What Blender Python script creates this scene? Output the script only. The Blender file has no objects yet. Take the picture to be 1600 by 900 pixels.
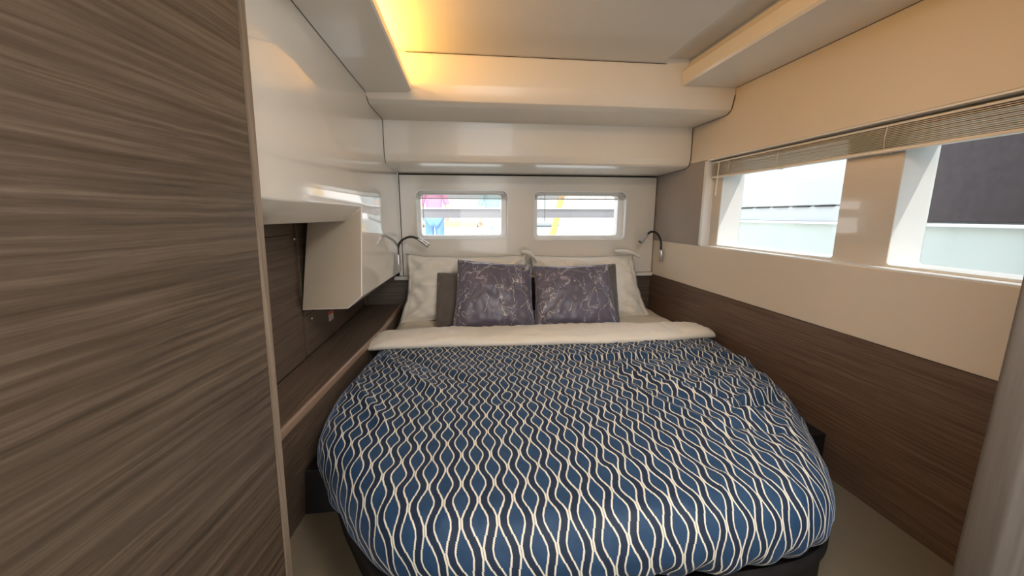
import bpy, bmesh, math, random
from mathutils import Vector, noise, Matrix
random.seed(4)
C = bpy.context.scene.collection
S = bpy.context.scene
H = 0.94            # height of the eye above the cabin sole; shapes are written relative to the eye
RY = math.radians(6.7); RP = math.radians(10.5)
D2 = math.pi/180

# ------------------------------------------------------------------ camera
cd = bpy.data.cameras.new('camera'); cam = bpy.data.objects.new('camera', cd); C.objects.link(cam)
cam.location = (0, 0, H)
cam.rotation_euler = (math.pi/2-RP, 0, -RY)
cd.sensor_width = 36; cd.lens = 610/1600*36; cd.clip_start = .02
S.camera = cam
# ------------------------------------------------------------------ sky, sun, large lights, exposure
w = bpy.data.worlds.new('sky'); S.world = w; w.use_nodes = True
nt = w.node_tree; nt.nodes.clear()
out = nt.nodes.new('ShaderNodeOutputWorld'); bg = nt.nodes.new('ShaderNodeBackground')
tc = nt.nodes.new('ShaderNodeTexCoord'); sp = nt.nodes.new('ShaderNodeSeparateXYZ'); cr = nt.nodes.new('ShaderNodeValToRGB')
nt.links.new(tc.outputs['Generated'], sp.inputs[0]); nt.links.new(sp.outputs['Z'], cr.inputs[0])
cr.color_ramp.elements[0].color = (1, .99, .97, 1); cr.color_ramp.elements[1].color = (.62, .78, 1, 1)
nt.links.new(cr.outputs[0], bg.inputs[0]); bg.inputs[1].default_value = 2.7
nt.links.new(bg.outputs[0], out.inputs[0])
def light(name, kind, loc, rot, power, col, size=None, size_y=None):
    l = bpy.data.lights.new(name, kind); l.energy = power; l.color = col
    if kind == 'AREA':
        l.shape = 'RECTANGLE'; l.size = size; l.size_y = size_y or size
    if kind == 'SUN': l.angle = .01
    o = bpy.data.objects.new(name, l); C.objects.link(o)
    o.location = (loc[0], loc[1], loc[2]+H); o.rotation_euler = rot
    return o
sd = Vector((-.34, .36, -.87))
sun = light('sun', 'SUN', (4, -4, 6), sd.to_track_quat('-Z', 'Y').to_euler(), 3.2, (1, .95, .86))
# daylight entering through the open companionway behind, plus an added ceiling fill light
light('doorway_daylight', 'AREA', (.30, -1.32, -.05), (math.pi/2, 0, 0), 8, (1, .97, .93), .75, 1.35)
light('ceiling_fill', 'AREA', (.45, .12, .684), (0, 0, 0), 17, (1, 1, 1), .5, .5)
# warm strip hidden in the left ceiling cove
light('cove_strip_light', 'AREA', (-.33, .55, .60), (0, -(math.pi-.65), 0), 14, (1, .50, .09), .03, 2.6)
S.view_settings.view_transform = 'Standard'; S.view_settings.look = 'None'
S.view_settings.gamma = 1; S.view_settings.use_curve_mapping = False
S.view_settings.exposure = 0.22

# ------------------------------------------------------------------ materials
def mat(name, col, rough=.5, spec=.5, metal=0, coat=0, sheen=0, trans=0, ior=1.45, var=.06, vscale=6, bump=0, bscale=60):
    m = bpy.data.materials.new(name); m.use_nodes = True
    n = m.node_tree; b = n.nodes['Principled BSDF']
    b.inputs['Roughness'].default_value = rough; b.inputs['Metallic'].default_value = metal
    b.inputs['Specular IOR Level'].default_value = spec; b.inputs['IOR'].default_value = ior
    b.inputs['Coat Weight'].default_value = coat; b.inputs['Coat Roughness'].default_value = .03
    b.inputs['Sheen Weight'].default_value = sheen; b.inputs['Transmission Weight'].default_value = trans
    t = n.nodes.new('ShaderNodeTexCoord'); no = n.nodes.new('ShaderNodeTexNoise')
    no.inputs['Scale'].default_value = vscale; no.inputs['Detail'].default_value = 4
    n.links.new(t.outputs['Object'], no.inputs['Vector'])
    mx = n.nodes.new('ShaderNodeMix'); mx.data_type = 'RGBA'
    mx.inputs['A'].default_value = tuple(c*(1-var) for c in col)+(1,)
    mx.inputs['B'].default_value = tuple(min(1, c*(1+var)) for c in col)+(1,)
    n.links.new(no.outputs['Fac'], mx.inputs['Factor']); n.links.new(mx.outputs['Result'], b.inputs['Base Color'])
    if bump:
        n2 = n.nodes.new('ShaderNodeTexNoise'); n2.inputs['Scale'].default_value = bscale; n2.inputs['Detail'].default_value = 3
        bp = n.nodes.new('ShaderNodeBump'); bp.inputs['Strength'].default_value = bump; bp.inputs['Distance'].default_value = .01
        n.links.new(t.outputs['Object'], n2.inputs['Vector']); n.links.new(n2.outputs['Fac'], bp.inputs['Height'])
        n.links.new(bp.outputs['Normal'], b.inputs['Normal'])
    return m
def wood(name, dark, mid, lite, axis='Y', cross=55, rough=.42, along=1.2, spec=.5):
    m = bpy.data.materials.new(name); m.use_nodes = True
    n = m.node_tree; b = n.nodes['Principled BSDF']; L = n.links.new
    t = n.nodes.new('ShaderNodeTexCoord')
    mp = n.nodes.new('ShaderNodeMapping'); sc = [cross]*3; sc['XYZ'.index(axis)] = along; mp.inputs['Scale'].default_value = sc
    wv = n.nodes.new('ShaderNodeTexNoise'); wv.inputs['Scale'].default_value = 5; wv.inputs['Detail'].default_value = 2
    L(t.outputs['Object'], wv.inputs['Vector'])
    ad = n.nodes.new('ShaderNodeVectorMath'); ad.operation = 'MULTIPLY_ADD'
    L(wv.outputs['Color'], ad.inputs[0]); ad.inputs[1].default_value = (.010, .010, .010); L(t.outputs['Object'], ad.inputs[2])
    L(ad.outputs[0], mp.inputs['Vector'])
    a = n.nodes.new('ShaderNodeTexNoise'); a.inputs['Scale'].default_value = 1; a.inputs['Detail'].default_value = 7; a.inputs['Roughness'].default_value = .62
    L(mp.outputs[0], a.inputs['Vector'])
    r = n.nodes.new('ShaderNodeValToRGB'); e = r.color_ramp.elements
    e[0].position = .30; e[0].color = dark+(1,); e[1].position = .72; e[1].color = lite+(1,)
    k = e.new(.50); k.color = mid+(1,)
    L(a.outputs['Fac'], r.inputs[0])
    # broad tonal drift
    dr = n.nodes.new('ShaderNodeTexNoise'); dr.inputs['Scale'].default_value = 1.6; dr.inputs['Detail'].default_value = 2
    L(t.outputs['Object'], dr.inputs['Vector'])
    mr = n.nodes.new('ShaderNodeMapRange'); mr.inputs['To Min'].default_value = .82; mr.inputs['To Max'].default_value = 1.18
    L(dr.outputs['Fac'], mr.inputs['Value'])
    mx = n.nodes.new('ShaderNodeVectorMath'); mx.operation = 'SCALE'; L(r.outputs[0], mx.inputs[0]); L(mr.outputs[0], mx.inputs['Scale'])
    L(mx.outputs[0], b.inputs['Base Color'])
    b.inputs['Roughness'].default_value = rough; b.inputs['Specular IOR Level'].default_value = spec
    bp = n.nodes.new('ShaderNodeBump'); bp.inputs['Strength'].default_value = .12; bp.inputs['Distance'].default_value = .003
    L(a.outputs['Fac'], bp.inputs['Height']); L(bp.outputs[0], b.inputs['Normal'])
    return m
def emit(name, col, s):
    m = bpy.data.materials.new(name); m.use_nodes = True; b = m.node_tree.nodes['Principled BSDF']
    b.inputs['Base Color'].default_value = col+(1,); b.inputs['Emission Color'].default_value = col+(1,); b.inputs['Emission Strength'].default_value = s
    return m
def duvet_material():
    m = bpy.data.materials.new('blue_ogee_velvet'); m.use_nodes = True
    n = m.node_tree; b = n.nodes['Principled BSDF']; L = n.links.new
    def M(op, a, bb=None, c=None):
        k = n.nodes.new('ShaderNodeMath'); k.operation = op
        for i, v in enumerate((a, bb, c)):
            if v is None: continue
            if isinstance(v, (int, float)): k.inputs[i].default_value = v
            else: L(v, k.inputs[i])
        return k.outputs[0]
    uv = n.nodes.new('ShaderNodeUVMap'); uv.uv_map = 'cloth'
    s = n.nodes.new('ShaderNodeSeparateXYZ'); L(uv.outputs[0], s.inputs[0])
    # woven steps: the jacquard snaps its curves to the thread grid
    X = M('DIVIDE', s.outputs[0], .0375); T = M('DIVIDE', s.outputs[1], .088)
    T = M('DIVIDE', M('ADD', M('FLOOR', M('MULTIPLY', T, 30)), .5), 30)
    k = M('FLOOR', M('ADD', X, .5)); du = M('ABSOLUTE', M('SUBTRACT', X, k))
    ph = M('FRACT', M('ADD', T, M('MULTIPLY', M('PINGPONG', k, 1), .5)))
    q = M('SUBTRACT', 1, M('ABSOLUTE', M('SUBTRACT', M('MULTIPLY', ph, 2), 1)))
    q = M('MINIMUM', M('MAXIMUM', M('DIVIDE', M('SUBTRACT', q, .17), .68), 0), 1)
    h = M('ADD', M('MULTIPLY', q, .39), .06)
    h = M('DIVIDE', M('ROUND', M('MULTIPLY', h, 30)), 30)
    dist = M('ABSOLUTE', M('SUBTRACT', du, h))
    line = M('LESS_THAN', dist, .054)
    inside = M('LESS_THAN', du, h)
    nz = n.nodes.new('ShaderNodeTexNoise'); nz.inputs['Scale'].default_value = 45; nz.inputs['Detail'].default_value = 5
    L(uv.outputs[0], nz.inputs['Vector'])
    ns = n.nodes.new('ShaderNodeTexNoise'); ns.inputs['Scale'].default_value = 4; L(uv.outputs[0], ns.inputs['Vector'])
    def mixc(f, A, B):
        k = n.nodes.new('ShaderNodeMix'); k.data_type = 'RGBA'
        for nm, v in (('Factor', f), ('A', A), ('B', B)):
            if isinstance(v, tuple): k.inputs[nm].default_value = v
            else: L(v, k.inputs[nm])
        return k.outputs['Result']
    navy = mixc(nz.outputs['Fac'], (.007, .015, .034, 1), (.014, .029, .062, 1))
    blue = mixc(nz.outputs['Fac'], (.010, .033, .078, 1), (.022, .064, .135, 1))
    col = mixc(inside, navy, blue)
    col = mixc(line, col, (.72, .68, .56, 1))
    L(col, b.inputs['Base Color'])
    b.inputs['Roughness'].default_value = .62; b.inputs['Specular IOR Level'].default_value = .3
    mr = n.nodes.new('ShaderNodeMapRange'); mr.inputs['From Min'].default_value = .35; mr.inputs['From Max'].default_value = .68; mr.inputs['To Min'].default_value = .02; mr.inputs['To Max'].default_value = .42
    L(ns.outputs['Fac'], mr.inputs['Value']); L(mr.outputs[0], b.inputs['Sheen Weight']); b.inputs['Sheen Roughness'].default_value = .35
    b.inputs['Sheen Tint'].default_value = (.45, .62, .95, 1)
    bp = n.nodes.new('ShaderNodeBump'); bp.inputs['Strength'].default_value = .35; bp.inputs['Distance'].default_value = .004
    hh = M('ADD', M('MULTIPLY', line, -.3), nz.outputs['Fac'])
    L(hh, bp.inputs['Height']); L(bp.outputs[0], b.inputs['Normal'])
    return m
def cushion_material():
    m = bpy.data.materials.new('violet_grey_satin_with_line_print'); m.use_nodes = True
    n = m.node_tree; b = n.nodes['Principled BSDF']; L = n.links.new
    t = n.nodes.new('ShaderNodeTexCoord')
    def lines(scale, off, width, det, lev):
        mp = n.nodes.new('ShaderNodeMapping'); mp.inputs['Location'].default_value = off; mp.inputs['Scale'].default_value = (1, 1, .62)
        L(t.outputs['Object'], mp.inputs['Vector'])
        a = n.nodes.new('ShaderNodeTexNoise'); a.inputs['Scale'].default_value = scale; a.inputs['Detail'].default_value = det; a.inputs['Roughness'].default_value = .55
        a.inputs['Distortion'].default_value = .6
        L(mp.outputs[0], a.inputs['Vector'])
        s = n.nodes.new('ShaderNodeMath'); s.operation = 'SUBTRACT'; L(a.outputs['Fac'], s.inputs[0]); s.inputs[1].default_value = lev
        ab = n.nodes.new('ShaderNodeMath'); ab.operation = 'ABSOLUTE'; L(s.outputs[0], ab.inputs[0])
        r = n.nodes.new('ShaderNodeMapRange'); r.inputs['From Min'].default_value = width*.4; r.inputs['From Max'].default_value = width
        r.inputs['To Min'].default_value = 1; r.inputs['To Max'].default_value = 0; L(ab.outputs[0], r.inputs['Value'])
        mk = n.nodes.new('ShaderNodeTexNoise'); mk.inputs['Scale'].default_value = 9; L(mp.outputs[0], mk.inputs['Vector'])
        rr = n.nodes.new('ShaderNodeMapRange'); rr.inputs['From Min'].default_value = .44; rr.inputs['From Max'].default_value = .52; L(mk.outputs['Fac'], rr.inputs['Value'])
        mu = n.nodes.new('ShaderNodeMath'); mu.operation = 'MULTIPLY'; L(r.outputs[0], mu.inputs[0]); L(rr.outputs[0], mu.inputs[1])
        return mu.outputs[0]
    def mixc(f, A, B):
        k = n.nodes.new('ShaderNodeMix'); k.data_type = 'RGBA'
        for nm, v in (('Factor', f), ('A', A), ('B', B)):
            if isinstance(v, tuple): k.inputs[nm].default_value = v
            else: L(v, k.inputs[nm])
        return k.outputs['Result']
    nz = n.nodes.new('ShaderNodeTexNoise'); nz.inputs['Scale'].default_value = 7; L(t.outputs['Object'], nz.inputs['Vector'])
    c = mixc(nz.outputs['Fac'], (.100, .086, .112, 1), (.165, .155, .210, 1))
    c = mixc(lines(7, (3, 1, 2), .008, 3, .50), c, (.50, .47, .50, 1))
    c = mixc(lines(9, (8, 4, 7), .0065, 3, .47), c, (.80, .72, .50, 1))
    c = mixc(lines(8, (1, 9, 5), .007, 4, .53), c, (.42, .40, .44, 1))
    L(c, b.inputs['Base Color']); b.inputs['Roughness'].default_value = .38; b.inputs['Specular IOR Level'].default_value = .45
    b.inputs['Sheen Weight'].default_value = .3; b.inputs['Sheen Tint'].default_value = (.6, .65, 1, 1)
    return m

WHITE = mat('glossy_white_laminate', (.76, .72, .65), .07, coat=.5, var=.01)
SHELL = mat('white_gelcoat', (.76, .71, .63), .28, coat=.22, var=.015)
CREAM = mat('cream_wall_panel', (.73, .65, .54), .38, var=.015)
BACKP = mat('cream_satin_panel', (.74, .70, .63), .22, coat=.2, var=.015)
HEAD = mat('headliner_vinyl', (.70, .67, .62), .55, var=.015, bump=.05, bscale=300)
TAUPE = mat('taupe_upholstery', (.36, .315, .28), .8, var=.04, bump=.15, bscale=400)
TAN = mat('tan_glossy_acrylic', (.68, .61, .51), .06, coat=.6, var=.01)
FRAME = mat('white_window_frame', (.82, .81, .78), .25, var=.01)
WOODL = wood('greige_oak_laminate', (.050, .034, .022), (.088, .062, .042), (.150, .110, .077), cross=125, rough=.34, along=2.6)
WOODN = wood('walnut_laminate_niche', (.070, .047, .032), (.115, .080, .056), (.170, .125, .090), cross=110, along=2)
WOODR = wood('walnut_laminate_hull', (.082, .048, .033), (.136, .086, .060), (.205, .142, .105), cross=150, rough=.4, along=2.2)
WOODB = wood('walnut_laminate_back', (.060, .042, .034), (.105, .078, .062), (.150, .115, .092), axis='X', cross=60)
WOODP = wood('greige_oak_post', (.10, .088, .076), (.14, .124, .108), (.19, .17, .15), axis='Z', cross=30, rough=.8, spec=.2)
DARK = mat('black_shadow_gap', (.02, .016, .013), .7)
BLACK = mat('black_textured_laminate', (.014, .013, .013), .6, spec=.3, bump=.1, bscale=500)
FLOOR = mat('beige_sole', (.19, .155, .105), .5, var=.08, vscale=20)
LINEN = mat('cream_cotton', (.84, .79, .70), .75, sheen=.3, var=.02, bump=.1, bscale=200)
SHEET = mat('cream_sheet', (.72, .66, .55), .8, var=.03, bump=.1, bscale=200)
GREYC = mat('dark_taupe_linen', (.135, .115, .10), .85, sheen=.3, var=.08, vscale=60, bump=.3, bscale=500)
CHROME = mat('chrome', (.62, .62, .63), .28, metal=1, var=.01)
RUBBER = mat('black_gooseneck', (.03, .028, .027), .45)
BRASS = mat('steel_knob', (.85, .82, .75), .2, metal=1, var=.01)
SLAT = mat('cream_slat', (.82, .74, .63), .45, var=.02)
SLATB = mat('pale_slat', (.66, .64, .60), .4, var=.02)
CORD = mat('blind_cord', (.78, .72, .62), .8)
GEL = mat('neighbour_gelcoat', (.50, .52, .52), .2, coat=.3, var=.02)
GELLOW = mat('neighbour_gelcoat_green', (.49, .54, .50), .2, coat=.3, var=.02)
TINT = mat('tinted_glass', (.055, .042, .044), .35, spec=.25, var=.35, vscale=30)
WINGL = bpy.data.materials.new('window_glass'); WINGL.use_nodes = True
def _glass():
    n = WINGL.node_tree; n.nodes.clear(); o = n.nodes.new('ShaderNodeOutputMaterial')
    t = n.nodes.new('ShaderNodeBsdfTransparent'); g = n.nodes.new('ShaderNodeBsdfGlossy'); m = n.nodes.new('ShaderNodeMixShader'); f = n.nodes.new('ShaderNodeLayerWeight'); k = n.nodes.new('ShaderNodeMath'); k.operation = 'POWER'; q = n.nodes.new('ShaderNodeMath'); q.operation = 'MULTIPLY_ADD'
    g.inputs['Roughness'].default_value = .02; t.inputs[0].default_value = (.93, .95, .95, 1); f.inputs[0].default_value = .5
    n.links.new(f.outputs['Facing'], k.inputs[0]); k.inputs[1].default_value = 5; n.links.new(k.outputs[0], q.inputs[0]); q.inputs[1].default_value = .8; q.inputs[2].default_value = .03
    n.links.new(q.outputs[0], m.inputs[0]); n.links.new(t.outputs[0], m.inputs[1]); n.links.new(g.outputs[0], m.inputs[2]); n.links.new(m.outputs[0], o.inputs[0])
_glass()
DUVET = duvet_material(); CUSH = cushion_material()

# ------------------------------------------------------------------ object helpers
def tag(o, label, cat, group=None):
    o['label'] = label; o['category'] = cat
    if group: o['group'] = group
    return o
def org(parent):
    v = Vector((0, 0, 0))
    while parent is not None: v = v+Vector(parent.location); parent = parent.parent
    return v
def obj(name, bm, m, parent=None, origin=None, smooth=False, structure=False, angle=None):
    """bm is written relative to the eye; the object gets its own local origin"""
    me = bpy.data.meshes.new(name)
    if smooth:
        for f in bm.faces: f.smooth = True
    if origin is None and parent is None:
        xs = [v.co for v in bm.verts]
        origin = (sum(c.x for c in xs)/len(xs), sum(c.y for c in xs)/len(xs), min(c.z for c in xs)+H)
    o = bpy.data.objects.new(name, me)
    base = org(parent)
    if origin is None: loc = Vector((0, 0, 0))
    else: loc = Vector(origin)-base
    sh = Vector((0, 0, H))-base-loc
    for v in bm.verts: v.co += sh
    bm.normal_update(); bm.to_mesh(me); bm.free()
    o.location = loc; o.parent = parent; C.objects.link(o)
    if m: me.materials.append(m)
    if structure: o['kind'] = 'structure'
    if angle:
        for p in me.polygons: p.use_smooth = True
        me.set_sharp_from_angle(angle=angle*D2)
    return o
def root(name, loc, label, cat, group=None):
    o = bpy.data.objects.new(name, None); o.empty_display_size = .05; C.objects.link(o)
    o.location = (loc[0], loc[1], loc[2]+H); return tag(o, label, cat, group)
def box(bm, x0, x1, y0, y1, z0, z1, bev=0, seg=2):
    vs = [bm.verts.new((x, y, z)) for x in (x0, x1) for y in (y0, y1) for z in (z0, z1)]
    fs = [bm.faces.new([vs[i] for i in q]) for q in ((0, 1, 3, 2), (4, 6, 7, 5), (0, 4, 5, 1), (2, 3, 7, 6), (0, 2, 6, 4), (1, 5, 7, 3))]
    if bev:
        es = list({e for f in fs for e in f.edges})
        bmesh.ops.bevel(bm, geom=es, offset=bev, segments=seg, profile=.5, affect='EDGES')
    return bm
def B(*a, **k): return box(bmesh.new(), *a, **k)
def prism(bm, pts, axis, a, b, caps=True):
    """extrude a 2-D outline along an axis; pts are the two other coordinates in x,y,z order"""
    def mk(p, t):
        if axis == 'X': return (t, p[0], p[1])
        if axis == 'Y': return (p[0], t, p[1])
        return (p[0], p[1], t)
    A = [bm.verts.new(mk(p, a)) for p in pts]; Bv = [bm.verts.new(mk(p, b)) for p in pts]
    n = len(pts)
    for i in range(n): bm.faces.new((A[i], A[(i+1) % n], Bv[(i+1) % n], Bv[i]))
    if caps: bm.faces.new(A[::-1]); bm.faces.new(Bv)
    bmesh.ops.recalc_face_normals(bm, faces=bm.faces)
    return bm
def tube(bm, pts, r, seg=12, cap=True):
    pts = [Vector(p) for p in pts]; rings = []
    up = Vector((0, 0, 1))
    for i, p in enumerate(pts):
        d = (pts[min(i+1, len(pts)-1)]-pts[max(i-1, 0)]).normalized()
        a = d.cross(up)
        if a.length < .05: a = d.cross(Vector((0, 1, 0)))
        a.normalize(); b = d.cross(a)
        rr = r[i] if isinstance(r, (list, tuple)) else r
        rings.append([bm.verts.new(p+a*math.cos(2*math.pi*k/seg)*rr+b*math.sin(2*math.pi*k/seg)*rr) for k in range(seg)])
    for i in range(len(rings)-1):
        for k in range(seg):
            bm.faces.new((rings[i][k], rings[i][(k+1) % seg], rings[i+1][(k+1) % seg], rings[i+1][k]))
    if cap: bm.faces.new(rings[0]); bm.faces.new(rings[-1][::-1])
    bmesh.ops.recalc_face_normals(bm, faces=bm.faces)
    return bm
def spline(pts, n=8):
    P = [Vector(p) for p in pts]; P = [P[0]*2-P[1]]+P+[P[-1]*2-P[-2]]; o = []
    for i in range(1, len(P)-2):
        for k in range(n):
            t = k/n; a, b, c, d = P[i-1:i+3]
            o.append(.5*((2*b)+(c-a)*t+(2*a-5*b+4*c-d)*t*t+(3*b-a-3*c+d)*t**3))
    o.append(P[-2]); return o
def rrect(x0, x1, z0, z1, r, n=6):
    o = []
    for cx, cz, a0 in ((x1-r, z1-r, 0), (x0+r, z1-r, 90), (x0+r, z0+r, 180), (x1-r, z0+r, 270)):
        for k in range(n+1):
            a = (a0+90*k/n)*D2; o.append((cx+r*math.cos(a), cz+r*math.sin(a)))
    return o
def ring_plate(bm, hole, x0, x1, z0, z1, f):
    """flat plate x0..x1 / z0..z1 with a rounded hole, f maps (a,b)->3-D"""
    cx = sum(p[0] for p in hole)/len(hole); cz = sum(p[1] for p in hole)/len(hole)
    outer = []
    for px, pz in hole:
        dx, dz = px-cx, pz-cz
        t = min(((x1-cx) if dx > 0 else (x0-cx))/dx if abs(dx) > 1e-9 else 1e9, ((z1-cz) if dz > 0 else (z0-cz))/dz if abs(dz) > 1e-9 else 1e9)
        outer.append([cx+dx*t, cz+dz*t])
    for c in ((x0, z0), (x0, z1), (x1, z0), (x1, z1)):           # snap nearest to the corners
        i = min(range(len(outer)), key=lambda i: (outer[i][0]-c[0])**2+(outer[i][1]-c[1])**2); outer[i] = list(c)
    A = [bm.verts.new(f(*p)) for p in hole]; O = [bm.verts.new(f(*p)) for p in outer]; n = len(A)
    for i in range(n): bm.faces.new((A[i], A[(i+1) % n], O[(i+1) % n], O[i]))
def tunnel(bm, hole, f0, f1):
    A = [bm.verts.new(f0(*p)) for p in hole]; Bv = [bm.verts.new(f1(*p)) for p in hole]; n = len(A)
    for i in range(n): bm.faces.new((A[i], A[(i+1) % n], Bv[(i+1) % n], Bv[i]))

# ================================================================== STRUCTURE
XR, XL, YB = 1.299, -.417, 2.60
obj('floor', B(-1.0, 1.5, -1.6, 2.7, -1.0, -.94), FLOOR, structure=True)
# right hull side: wood band, cream band, taupe panel, cream top
wr = obj('wall_right', B(XR, XR+.17, -1.6, 2.70, -.94, -.405), WOODR, structure=True)
obj('lower_cream_panel', B(XR, XR+.17, -1.6, 2.70, -.4035, -.167, bev=.002), CREAM, wr)
obj('upper_cream_panel', B(XR, XR+.20, -1.6, 2.70, .294, .80, bev=.003), CREAM, wr)
obj('taupe_panel', B(XR, XR+.17, 2.075, 2.70, -.167, .294), TAUPE, wr)
obj('shadow_gap', B(XR+.004, XR+.17, -1.6, 2.70, -.406, -.399), DARK, wr)
obj('near_panel', B(XR, XR+.17, -1.6, .30, -.167, .294), CREAM, wr)
# window recess on the right: inner tan panel with two openings, white reveals, glass
wn = obj('window_1', (lambda b: (box(b, XR+.002, XR+.06, 2.055, 2.0751, -.167, .294), box(b, XR+.002, XR+.06, .30, 2.075, -.1671, -.1635), box(b, XR+.002, XR+.06, .30, 2.075, .289, .2941), b)[-1])(bmesh.new()), FRAME, structure=True)
bm = bmesh.new()
XI = 1.352
h1 = rrect(1.30, 1.985, -.156, .262, .012); h2 = rrect(.42, 1.11, -.156, .262, .012)
fX = lambda x: (lambda a, b: (x, a, b))
ring_plate(bm, h1, 1.20, 2.06, -.167, .292, fX(XI)); ring_plate(bm, h2, .30, 1.20, -.167, .292, fX(XI))
tunnel(bm, h1, fX(XI), fX(XI+.004)); tunnel(bm, h2, fX(XI), fX(XI+.004))
obj('inner_panel', bm, TAN, wn)
for hh in (h1, h2):
    bm = bmesh.new(); tunnel(bm, hh, fX(XI+.004), fX(1.475)); obj('window_reveal', bm, FRAME, wn)
    cy = sum(p[0] for p in hh)/len(hh)
    bm = bmesh.new()
    v = [bm.verts.new((1.47, a, b)) for a, b in hh]; bm.faces.new(v); obj('window_pane', bm, WINGL, wn)
obj('outer_skin', (lambda b: (ring_plate(b, h1, 1.20, 2.20, -.30, .40, fX(1.476)), ring_plate(b, h2, .20, 1.20, -.30, .40, fX(1.476)), b)[-1])(bmesh.new()), FRAME, wn)

# back wall: wood below, panel with two rounded windows above
wb = obj('wall_back', B(-.80, XR, YB+.02, YB+.08, -.94, -.40), WOODB, structure=True)
fY = lambda y: (lambda a, b: (a, y, b))
HO1 = rrect(-.307, .275, -.147, .155, .035); HO2 = rrect(.454, 1.083, -.158, .153, .035)
HI1 = rrect(-.288, .240, -.129, .135, .018); HI2 = rrect(.481, 1.045, -.134, .133, .018)
bm = bmesh.new()
ring_plate(bm, HO1, -.408, .362, -.388, .252, fY(YB)); ring_plate(bm, HO2, .362, 1.292, -.388, .252, fY(YB))
# plate edges
for (a0, b0, a1, b1) in ((-.408, -.388, 1.292, -.388), (1.292, -.388, 1.292, .252), (1.292, .252, -.408, .252), (-.408, .252, -.408, -.388)):
    q = [bm.verts.new(p) for p in ((a0, YB, b0), (a1, YB, b1), (a1, YB+.02, b1), (a0, YB+.02, b0))]; bm.faces.new(q)
obj('headboard_panel', bm, BACKP, wb)
bm = bmesh.new()
ring_plate(bm, HO1, -.80, .362, -.42, .30, fY(YB+.0205)); ring_plate(bm, HO2, .362, 1.31, -.42, .30, fY(YB+.0205))
obj('backing_board', bm, DARK, wb)
obj('bottom_trim', B(-.47, XR, YB-.012, YB+.02, -.415, -.391, bev=.002), BACKP, wb)
for k, (ho, hi) in enumerate(((HO1, HI1), (HO2, HI2))):
    bm = bmesh.new(); tunnel(bm, ho, fY(YB-.004), fY(YB+.045))
    ho2 = [(p[0]*1, p[1]) for p in ho]
    cx = sum(p[0] for p in ho)/len(ho); cz = sum(p[1] for p in ho)/len(ho)
    rim = [(cx+(p[0]-cx)*1.022, cz+(p[1]-cz)*1.04) for p in ho]
    for y, (q0, q1) in ((YB-.004, (ho, rim)), (YB+.045, (ho, hi))):
        A = [bm.verts.new((p[0], y, p[1])) for p in q0]; Q = [bm.verts.new((p[0], y, p[1])) for p in q1]; n = len(A)
        for i in range(n): bm.faces.new((A[i], A[(i+1) % n], Q[(i+1) % n], Q[i]))
    tunnel(bm, rim, fY(YB-.004), fY(YB+.002)); tunnel(bm, hi, fY(YB+.045), fY(YB+.11))
    bmesh.ops.recalc_face_normals(bm, faces=bm.faces)
    wi = obj('window_%d' % (k+2), bm, FRAME, structure=True, angle=35)
    bm = bmesh.new(); bm.faces.new([bm.verts.new((p[0], YB+.105, p[1])) for p in hi]); obj('window_pane', bm, WINGL, wi)
bm = bmesh.new()
ring_plate(bm, HI1, -1.0, .362, -1.1, .9, fY(YB+.112)); ring_plate(bm, HI2, .362, 1.5, -1.1, .9, fY(YB+.112))
obj('transom_skin', bm, FRAME, wb)

# stepped shell of the after bulkhead, running right across under the ceiling
prof = [(1.872, .80), (1.869, .570), (1.870, .562), (1.884, .512), (1.889, .504), (1.914, .491), (1.926, .489), (2.196, .490), (2.209, .488), (2.213, .476), (2.210, .330), (2.212, .316), (2.222, .288), (2.232, .279), (2.262, .270), (2.60, .262), (2.70, .262), (2.70, .80)]
o = obj('trim_1', prism(bmesh.new(), prof, 'X', -.47, XR-.002), SHELL, structure=True, angle=22)
# ceiling with padded liner, coves either side
ce = obj('ceiling', B(-.80, XR+.2, -1.6, 2.7, .715, .78), HEAD, structure=True)
obj('headliner_panel', B(-.60, .92, -1.6, 1.866, .692, .716, bev=.008, seg=3), HEAD, ce)
hf = bmesh.new()
for a in ((.16, .20, -.17, .41), (.70, .74, -.17, .41), (.20, .70, -.17, -.13), (.20, .70, .37, .41)): box(hf, a[0], a[1], a[2], a[3], .676, .692, bev=.003)
obj('trim_4', hf, FRAME, structure=True)  # hatch frame added round the fill light; the ceiling has no opening
lip = [(-.50, .520), (-.228, .532), (-.222, .536), (-.222, .560), (-.228, .566), (-.236, .566), (-.240, .560), (-.50, .545)]
obj('trim_2', prism(bmesh.new(), lip, 'Y', -1.6, 1.866), SHELL, structure=True)
rc = [(1.020, .607), (1.028, .599), (XR-.002, .600), (XR-.002, .72), (1.06, .72), (1.045, .668), (1.024, .664), (1.020, .660)]
obj('trim_3', prism(bmesh.new(), rc, 'Y', -1.6, 1.866), SHELL, structure=True)
def seam(name, pts, parent=None, r=.0018):
    bm = bmesh.new(); tube(bm, pts, r, 6); return obj(name, bm, DARK, parent)
beam = bpy.data.objects['trim_1']
seam('shadow_gap', [(XR-.003, y, z) for y, z in prof[1:-2]], beam)
seam('shadow_gap', [(XL+.001, y, z) for y, z in prof[3:14]], beam, .0012)
seam('shadow_gap', [(-.24, 1.868, .690), (.94, 1.868, .690)], beam, .0014)
seam('shadow_gap', [(XL+.001, -1.5, .5245), (XL+.001, 1.868, .5245)], bpy.data.objects['trim_2'], .0016)
seam('shadow_gap', [(XR-.001, -1.5, .600), (XR-.001, 1.868, .600)], bpy.data.objects['trim_3'], .0014)
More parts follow.
